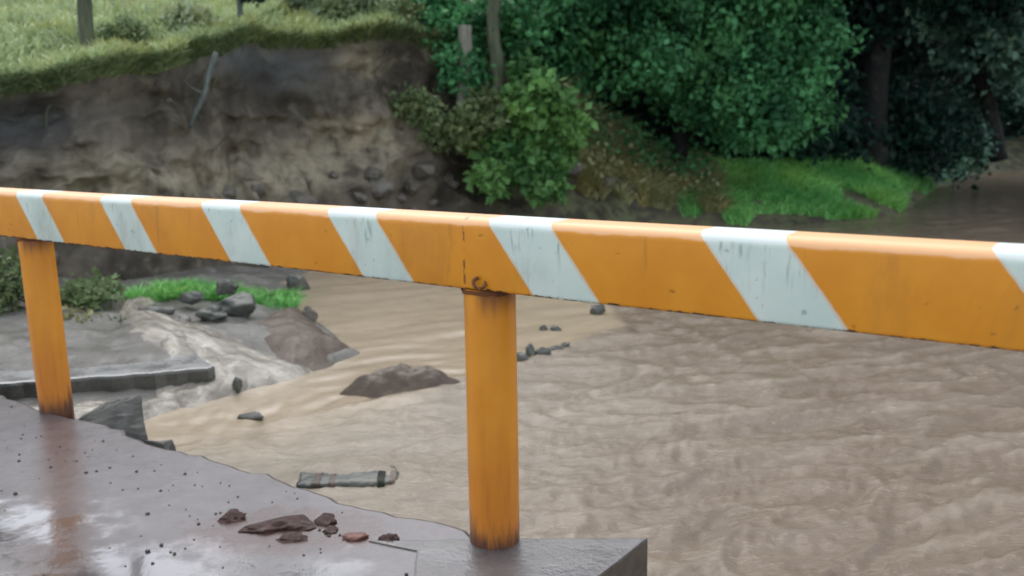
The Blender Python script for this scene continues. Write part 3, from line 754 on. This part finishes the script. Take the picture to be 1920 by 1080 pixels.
g = 'dark rocks on the shore rubble'
for lab, loc, size, sd_, mt in (
    ('wide dark slate rock at the bend of the little stream', (-2.66, 6.72, -.11), (.33, .22, .13), 41, 'slate'),
    ('light grey rock just beside the wide dark rock at the stream bend', (-2.42, 6.55, -.14), (.15, .16, .15), 42, 'grey'),
    ('dark slate rock in the middle of the rubble, in front of the darkest rock', (-2.22, 6.68, -.11), (.22, .18, .12), 43, 'slate'),
    ('darkest and tallest rock of the rubble, at the top of the mud mound', (-2.09, 6.92, -.09), (.30, .24, .20), 44, 'slate'),
    ('dark rock just below the bright green grass patch', (-2.49, 7.08, -.06), (.19, .16, .12), 45, 'slate'),
    ('greyish rock at the end of the bright green grass patch', (-2.29, 7.3, -.02), (.19, .16, .12), 46, 'slate'),
    ('small dark rock where the rubble meets the tan stream under the beam', (-2.06, 8.8, -.27), (.24, .2, .22), 47, 'slate'),
    ('small brown stone on the upper rim of the mud mound', (-1.65, 7.35, -.26), (.12, .12, .14), 48, 'bankrock')):
    rock(lab, 'rock', loc, size, sd_, M[mt], group=g)
g = 'small dark stones in the tan water'
for lab, loc, size, sd_ in (
    ('broad low stone next to the nearer post, first of the dark row in the water', (.05, 6.10, -.335), (.13, .09, .10), 51),
    ('tallest stone of the dark row in the water', (.115, 6.22, -.325), (.09, .09, .13), 52),
    ('middle stone of the dark row in the water', (.205, 6.25, -.335), (.12, .08, .10), 53),
    ('flat stone near the far end of the dark row in the water', (.30, 6.34, -.335), (.11, .08, .08), 54),
    ('last and smallest stone of the dark row, nearest the brown water', (.375, 6.44, -.335), (.07, .06, .07), 55),
    ('lone pebble in the tan water just behind the dark row of stones', (.235, 7.0, -.33), (.07, .06, .07), 56),
    ('second lone pebble behind the dark row, nearer the brown water', (.335, 6.98, -.33), (.085, .06, .07), 57),
    ('dark stone just under the beam at the far rim of the tan water', (.70, 7.55, -.30), (.14, .1, .12), 58),
    ('low brown stone in the tan water between the peaked mound and the concrete chunks', (-1.47, 4.98, -.345), (.16, .07, .06), 59),
    ('dark stone in the pale run-off near the tip of the concrete slab', (-1.68, 5.44, -.28), (.06, .05, .09), 60)):
    rock(lab, 'stone', loc, size, sd_, M['slate'], name='stone', group=g)
g = 'rocks at the foot of the far bank'
for lab, col_x, vv, size, sd_ in (
    ('largest pale rock low on the earth bank', -1.45, .32, (.36, .28, .27), 61),
    ('brownish rock beside the largest pale rock on the bank', -.95, .36, (.32, .28, .26), 62),
    ('grey boulder just above the beam at the foot of the bank', -1.1, .20, (.30, .25, .24), 63),
    ('dark boulder in the olive growth on the low slope', .95, .42, (.34, .28, .24), 64),
    ('second dark boulder in the olive growth, nearer the bright grass', 1.45, .42, (.28, .22, .18), 65),
    ('grey stone stuck in the bank below the grassy crest on the meadow side', -5.0, .74, (.20, .16, .16), 66),
    ('tiny pale stone shining in the slate-grey part of the bank', -3.0, .80, (.07, .06, .05), 67),
    ('pale stone at the foot of the bank above the second white stripe', -3.9, .30, (.22, .16, .16), 68),
    ('rounded brown rock on the bank below the bright sandy patch', -2.15, .30, (.40, .3, .34), 69)):
    p = sheet[int(vv * (NV - 1)), col_at(col_x)]
    rock(lab, 'rock', tuple(p + np.array([0, -.06, 0])), size, sd_, M['grey' if sd_ == 67 else 'bankrock'], name='bank_rock', group=g)

rr = np.random.default_rng(90)
for k in range(16):
    p = sheet[int(rr.uniform(.22, .40) * (NV - 1)), col_at(rr.uniform(-2.9, .5))]
    z = rr.uniform(.09, .22)
    rock('small stone fallen on the foot of the eroded bank', 'rock', tuple(p + np.array([0, -.03, .01])), (z * 1.3, z, z * .9), 200 + k, M['bankrock'], name='fallen_stone', group='small stones fallen from the eroded bank', rz=rr.uniform(0, 6))
for k in range(9):
    j = col_at(rr.uniform(-4.6, -.7)); i0 = int(rr.uniform(.84, .93) * (NV - 1)); p = sheet[i0, j]; L = rr.uniform(.25, .6)
    t = thing('hanging_root', 'thin root hanging out of the eroded bank face below the grass', 'root', tuple(p), 0, 'thin roots hanging from the bank')
    tube('strand', [([(0, .08, .03), (rr.uniform(-.03, .03), -.07, -.06), (rr.uniform(-.1, .1), -.10, -L * .6), (rr.uniform(-.16, .16), -.08, -L)], .011, .005)], M['bark'], t, 6, 10, k)
# ------------------------------------------------------------------ plants on the near shore
r = np.random.default_rng(61)
n = 5200; q = r.random((n, 2))
px = -3.1 + 1.2 * q[:, 0]; py = 7.22 + .45 * (px + 3.0) + q[:, 1] * .85
ok = fbm(px * 2.5, py * 2.5, 3., 3) > -.28
px, py = px[ok], py[ok]
stuff(blades('grass_patch', np.stack([px, py, ground_z(px, py) - .01], 1), .085, .008, M['lush'], seed=6, lean=.6))
def weed(label, c, rad, hgt, seed, mat='weed', stalks=0):
    t = thing('weed', label, 'weed', tuple(c), 0, 'weeds behind the farther post')
    cen = blob_points([((0, 0, hgt * .5), rad, (1, 1, hgt / (2 * rad)))], 60, seed, .2)
    leaves('foliage', cen, rad * .16, 16, .055, M[mat], t, seed, 0.0)
    if stalks:
        rr = random.Random(seed); L = []
        for k in range(stalks):
            a = rr.uniform(-.6, .6) * rad; L.append(([(a, 0, 0), (a * 1.4 - .02, .01, hgt * .6), (a * 1.9 - .06, .02, hgt * 1.15)], .007, .003))
        tube('stalk', L, M['pale'], t, 6, 8, seed)
    return t
weed('tangled weeds with pale bent stalks on the outer side of the farther post', (-3.62, 6.5, -.15), .30, .60, 3, 'weed', 5)
weed('dark leafy weed clump at the foot of the bank just inside the farther post', (-3.22, 6.85, -.10), .26, .24, 4)
weed('low olive weed clump on the slab edge touching the farther post', (-3.12, 6.42, -.19), .18, .15, 5, 'leaf_olive')
weed('small green tuft between the slab and the little stream', (-2.85, 6.5, -.18), .16, .06, 6)

# ------------------------------------------------------------------ trees and shrubs
def limbs(base, tops, r0, r1, seed):
    rr = random.Random(seed); L = []
    for tp in tops:
        b, t_ = np.array(base[0]), np.array(tp)
        mid = b * .45 + t_ * .55 + np.array([rr.uniform(-.3, .3), rr.uniform(-.3, .3), rr.uniform(.0, .4)])
        L.append(([tuple(b), tuple(mid), tuple(t_)], r0, r1))
    return L
def tree(name, label, base, trunk_pts, tr, blobs, nclump, per, lsize, spread, leaf, bark, seed, group=None, shell=.45):
    rs = np.random.default_rng(seed + 900); sprays = []
    for b in blobs:                                      # boughs that break the crown's outline
        for _ in range(5):
            d = rs.normal(size=3); d[2] *= .7; d /= np.linalg.norm(d)
            sprays.append((tuple(np.array(b[0]) + d * b[1] * (.95 + .25 * rs.random())), b[1] * (.20 + .16 * rs.random())))
    t = thing(name, label, 'tree', base, 0, group)
    T = [(trunk_pts, tr, tr * .55)]
    rr = random.Random(seed)
    for b in blobs:
        p = np.array(trunk_pts[-1]) * rr.uniform(.6, 1.0); c = np.array(b[0])
        T.append(([tuple(p), tuple((p + c) / 2 + np.array([0, 0, .2])), tuple(c)], tr * .42, .015))
    tube('trunk', T, M[bark], t, 10, 14, seed)
    leaves('crown', blob_points(list(blobs) + sprays, nclump, seed, shell), spread, per, lsize, M[leaf], t, seed)
    return t
G = 'trees on the far bank'
tree('broadleaf_tree', 'large dense green broadleaf tree hanging over the grassy low bank', (2.7, 15.1, .5),
     [(0, 0, -.2), (.1, .1, 1.2), (.0, .2, 2.6)], .16,
     [((-1.3, -.2, 1.9), .95), ((.1, -.7, 1.75), .95), ((1.05, -.5, 1.35), .9), ((1.55, -.1, 1.9), .85), ((-2.15, -.5, 1.25), .62), ((-2.3, -.3, 2.2), .8), ((-.6, -.4, 3.1), 1.2), ((1.0, -.6, 2.9), 1.2), ((1.6, .0, 3.2), 1.0),
      ((-1.8, .2, 3.3), .9), ((0, 0, 4.4), 1.6), ((1.2, .2, 4.5), 1.4), ((.9, -1.0, .85), .55), ((1.45, -.7, .85), .5)],
     2500, 30, .12, .16, 'leaf_big', 'dark', 5, G)
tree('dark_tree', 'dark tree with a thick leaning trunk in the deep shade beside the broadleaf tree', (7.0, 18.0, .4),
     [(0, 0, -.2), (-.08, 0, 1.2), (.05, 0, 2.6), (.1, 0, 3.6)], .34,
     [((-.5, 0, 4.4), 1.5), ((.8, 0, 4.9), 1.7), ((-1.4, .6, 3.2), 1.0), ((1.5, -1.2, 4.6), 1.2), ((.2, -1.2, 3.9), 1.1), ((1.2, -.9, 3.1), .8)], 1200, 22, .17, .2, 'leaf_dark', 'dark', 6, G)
tree('hanging_tree', 'dull blue-green tree hanging low over the far brown water at the frame edge', (10.8, 20.6, .4),
     [(0, 0, -.2), (-.5, 0, 1.5), (-1.3, -.2, 3.0)], .2,
     [((-.7, -.4, 2.5), .95), ((.4, -.6, 2.0), 1.0), ((1.4, -.5, 2.3), 1.1), ((-1.4, -.3, 3.4), 1.0), ((.2, -.4, 3.5), 1.3), ((1.8, -.4, 3.7), 1.3), ((.6, 0, 5.0), 1.7), ((-.6, -2.6, 5.3), 1.7), ((1.9, -3.4, 5.6), 1.9), ((3.2, -1.8, 5.2), 1.8), ((3.6, -4.4, 5.6), 1.8), ((-3.4, -4.4, 5.3), 1.9), ((-1.8, -6.2, 5.1), 1.8), ((.6, -6.6, 5.2), 2.0)],  # high outer blobs: unseen canopy above the frame, added to shade the far water
     2500, 22, .16, .19, 'leaf_far', 'dark', 7, G)
for k, (x, y, hgt, lab) in enumerate(((4.6, 20.5, 5.5, 'shadowy tree standing directly behind the large broadleaf tree'),
                                      (8.9, 23.5, 6.0, 'shadowy tree filling the dark gap behind the thick leaning trunk'),
                                      (13.5, 28.5, 6.5, 'shadowy tree at the far end of the brown water'),
                                      (17.5, 30.0, 6.5, 'farthest shadowy tree, past the end of the brown water'),
                                      (1.2, 18.0, 5.0, 'shadowy tree between the pale trunks and the broadleaf tree'))):
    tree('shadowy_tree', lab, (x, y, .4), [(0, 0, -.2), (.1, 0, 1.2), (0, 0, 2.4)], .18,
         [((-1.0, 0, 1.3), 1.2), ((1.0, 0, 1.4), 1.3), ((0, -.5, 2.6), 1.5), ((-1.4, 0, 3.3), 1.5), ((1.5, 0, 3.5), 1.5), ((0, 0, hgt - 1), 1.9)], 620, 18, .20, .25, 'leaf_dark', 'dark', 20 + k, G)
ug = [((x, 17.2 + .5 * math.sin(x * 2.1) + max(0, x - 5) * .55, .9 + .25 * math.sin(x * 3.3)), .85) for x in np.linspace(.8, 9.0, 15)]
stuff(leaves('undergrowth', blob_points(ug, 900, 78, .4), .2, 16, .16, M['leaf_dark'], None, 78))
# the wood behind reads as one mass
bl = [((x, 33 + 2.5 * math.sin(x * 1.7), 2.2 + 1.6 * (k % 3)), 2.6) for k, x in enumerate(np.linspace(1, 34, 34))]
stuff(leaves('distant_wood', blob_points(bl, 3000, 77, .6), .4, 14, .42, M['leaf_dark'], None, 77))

def shrub(name, label, base, blobs, nclump, per, lsize, spread, leaf, seed, group=None, stem='dark'):
    t = thing(name, label, 'shrub', base, 0, group)
    tube('stem', [([(0, 0, -.1), (b[0][0] * .4, b[0][1] * .4, b[0][2] * .5), tuple(b[0])], .025, .008) for b in blobs], M[stem], t, 6, 8, seed)
    leaves('foliage', blob_points(blobs, nclump, seed, .35), spread, per, lsize, M[leaf], t, seed)
    return t
shrub('lime_shrub', 'light green shrub at the corner where the earth bank meets the trees', (.25, 13.0, .3),
      [((-.30, -.25, .62), .30), ((.06, -.35, .95), .30), ((.34, -.25, .62), .28), ((.10, -.3, 1.35), .24), ((-.1, -.45, .40), .26), ((-.48, -.4, .20), .22),
       ((.36, -.3, 1.10), .22), ((.20, -.5, .20), .24), ((-.2, -.1, 1.15), .2), ((-.62, -.2, .75), .16), ((.62, -.25, .85), .16), ((.0, -.2, 1.62), .13)], 300, 22, .15, .08, 'leaf_lime', 31)
shrub('crest_shrub', 'dark green bush on the bank crest beside the pale broken trunk', (-.9, 13.6, 2.3),
      [((-.4, -.2, .25), .38), ((.3, -.3, .15), .40), ((.9, -.2, .3), .42), ((.3, -.6, -.35), .32), ((-.1, 0, .7), .4)], 260, 24, .10, .1, 'leaf_big', 34)
shrub('waterside_shrub', 'low dark scrub at the waterside past the bright grass', (8.6, 18.6, .1),
      [((-.7, .3, .35), .45), ((.1, .2, .32), .45), ((.9, .9, .4), .5)], 180, 20, .12, .12, 'leaf_far', 35)
shrub('ivy_shrub', 'dull green creeper clump round the foot of the pale broken trunk', (-.75, 12.75, .9),
      [((-.2, -.05, .30), .26), ((.2, -.1, .25), .28), ((-.55, .0, .55), .24), ((.45, -.15, .5), .22)], 130, 22, .10, .09, 'weed', 36)
# meadow things
def crest_point(x, t=0.0):
    j = int(np.argmin(np.abs(crest[:, 0] - x))); i = int(np.argmin(np.abs(tt[:, 0] - t))); return mead[i, j]
c = crest_point(-4.18, 1.0)
t = thing('slim_tree', 'slim grey-green tree trunk standing alone on the meadow edge', 'tree', tuple(c))
tube('trunk', [([(0, 0, -.1), (.02, 0, .9), (-.01, 0, 2.0), (.05, 0, 3.4)], .075, .055), ([(.03, 0, 2.6), (.5, .1, 3.3), (.9, .2, 4.0)], .035, .012), ([(.03, 0, 2.9), (-.4, .1, 3.5), (-.7, 0, 4.2)], .035, .012)], M['bark'], t, 10, 14, 2)
leaves('crown', blob_points([((.1, 0, 4.1), .9), ((.9, .2, 4.2), .6), ((-.7, 0, 4.3), .6)], 300, 3), .14, 18, .11, M['leaf_lime'], t, 3)
c = crest_point(-5.4, .35)
t = thing('leaning_stick', 'thin dark stick leaning on the meadow edge near the slim trunk', 'stick', tuple(c))
tube('stem', [([(.28, 0, -.05), (.12, 0, .25), (-.05, .05, .75)], .022, .014)], M['bark'], t, 8, 10, 4)
c = crest_point(-3.05, .5)
t = thing('sapling', 'pale thin sapling stem with a dark round tuft on the bank crest above the root', 'sapling', tuple(c))
tube('trunk', [([(0, 0, -.15), (.0, 0, .35), (.03, 0, .9), (.0, 0, 1.8)], .035, .026)], M['root'], t, 8, 12, 6)
leaves('foliage', blob_points([((.17, -.03, .50), .17, (.8, .8, 1.1))], 70, 8, .2), .05, 22, .07, M['leaf_dark'], t, 8)
leaves('foliage', blob_points([((.0, 0, 1.9), .5)], 120, 9, .2), .1, 18, .09, M['leaf_lime'], t, 9)
for k, (x, t0, s, lab) in enumerate(((-2.9, 1.9, .30, 'pale grey-green meadow bush standing behind the sapling'), (-2.05, 1.5, .40, 'largest pale whitish bush on the meadow above the bank'),
                                     (-1.15, 1.6, .32, 'pale bush on the meadow near the pale broken trunk'), (-.55, 1.8, .3, 'pale bush half hidden by the trees'),
                                     (-3.6, 1.3, .16, 'small whitish tuft on the meadow edge'))):
    c = crest_point(x, t0)
    shrub('pale_bush', lab, tuple(c), [((0, 0, s * .7), s, (1.3, 1, .8))], 90, 22, .09, .08, 'leaf_pale', 50 + k, 'pale bushes on the meadow')
for k, (x, t0, s, lab) in enumerate(((-3.9, .9, .14, 'dark weed tuft on the crest below the slim trunk'), (-2.4, 1.1, .22, 'dark green weed clump on the crest above the slate-grey soil'),
                                     (-1.5, .5, .20, 'dark weed clump on the crest above the sandy patch'))):
    c = crest_point(x, t0)
    shrub('weed_clump', lab, tuple(c), [((0, 0, s * .5), s, (1.5, 1, .9))], 60, 20, .08, .06, 'crest', 60 + k, 'weed clumps along the crest')
# pale trunks at the bank's end
def px_line(name, label, pts, r0, r1, mat, seed, cat='trunk', group=None):
    b = np.array(pts[0]); t = thing(name, label, cat, tuple(b), 0, group)
    tube('trunk', [([tuple(np.array(p) - b) for p in pts], r0, r1)], M[mat], t, 10, 14, seed, .12); return t
px_line('bare_trunk', 'pale broken tree trunk standing bare against the bank end', [(-.67, 12.95, .8), (-.63, 12.92, 1.5), (-.59, 12.92, 2.0), (-.58, 12.95, 2.52)], .090, .10, 'pale', 1, group='bare trunks')
px_line('bare_trunk', 'greenish mossy bare trunk behind the pale broken trunk', [(-.14, 13.0, .9), (-.16, 13.0, 2.0), (-.20, 13.0, 2.6), (-.05, 13.0, 3.6)], .10, .08, 'bark', 2, group='bare trunks')
tube_o = thing('dangling_root', 'bleached bare root hanging down the slate-grey part of the bank', 'root', (-3.05, 9.95, 2.0))
tube('strand', [([(0, 0, 0), (-.06, -.12, -.25), (-.10, -.16, -.42), (-.2, -.2, -.62), (-.27, -.2, -.75)], .026, .030)], M['root'], tube_o, 8, 16, 3, .15)
tube('strand', [([(-.10, -.16, -.42), (-.22, -.18, -.36), (-.36, -.14, -.24)], .016, .006)], M['root'], tube_o, 8, 10, 5, .15)

# ------------------------------------------------------------------ camera
cam = bpy.data.cameras.new('camera'); co = bpy.data.objects.new('camera', cam); COL.objects.link(co)
cam.sensor_width = 36; cam.lens = 1735.6 / 1920 * 36; cam.clip_end = 500; cam.clip_start = .05
co.matrix_world = Matrix.Translation((0, 0, 1.28)) @ Matrix.Rotation(math.pi / 2 - .1813, 4, 'X') @ Matrix.Rotation(-.016, 4, 'Z')
cam.dof.use_dof = True; cam.dof.focus_distance = 3.0; cam.dof.aperture_fstop = 2.6
scene.camera = co

# ------------------------------------------------------------------ light
SUN_EL, SUN_AZ = R(60), R(-20)                         # azimuth from +Y towards +X
wd = bpy.data.worlds.new('World'); scene.world = wd; wd.use_nodes = True
nt = wd.node_tree; bg = nt.nodes['Background']
sky = nt.nodes.new('ShaderNodeTexSky'); sky.sky_type = 'NISHITA'; sky.sun_disc = False
sky.sun_elevation = SUN_EL; sky.sun_rotation = SUN_AZ; sky.dust_density = 1.5; sky.air_density = 1.0; sky.ozone_density = .6
hs = nt.nodes.new('ShaderNodeHueSaturation'); hs.inputs['Saturation'].default_value = .28
nt.links.new(sky.outputs[0], hs.inputs['Color']); nt.links.new(hs.outputs[0], bg.inputs[0])
bg.inputs[1].default_value = .15
sl = bpy.data.lights.new('sun', 'SUN'); sl.energy = .6; sl.angle = R(60); sl.color = (1, .96, .90)
so = bpy.data.objects.new('sun', sl); COL.objects.link(so)
dirv = Vector((math.sin(SUN_AZ) * math.cos(SUN_EL), math.cos(SUN_AZ) * math.cos(SUN_EL), math.sin(SUN_EL)))
so.rotation_euler = dirv.to_track_quat('Z', 'Y').to_euler()
scene.view_settings.view_transform = 'Standard'; scene.view_settings.look = 'None'
scene.view_settings.exposure = 1.1; scene.view_settings.gamma = 1
scene.cycles.max_bounces = 6
scene.cycles.filter_width = 1.8
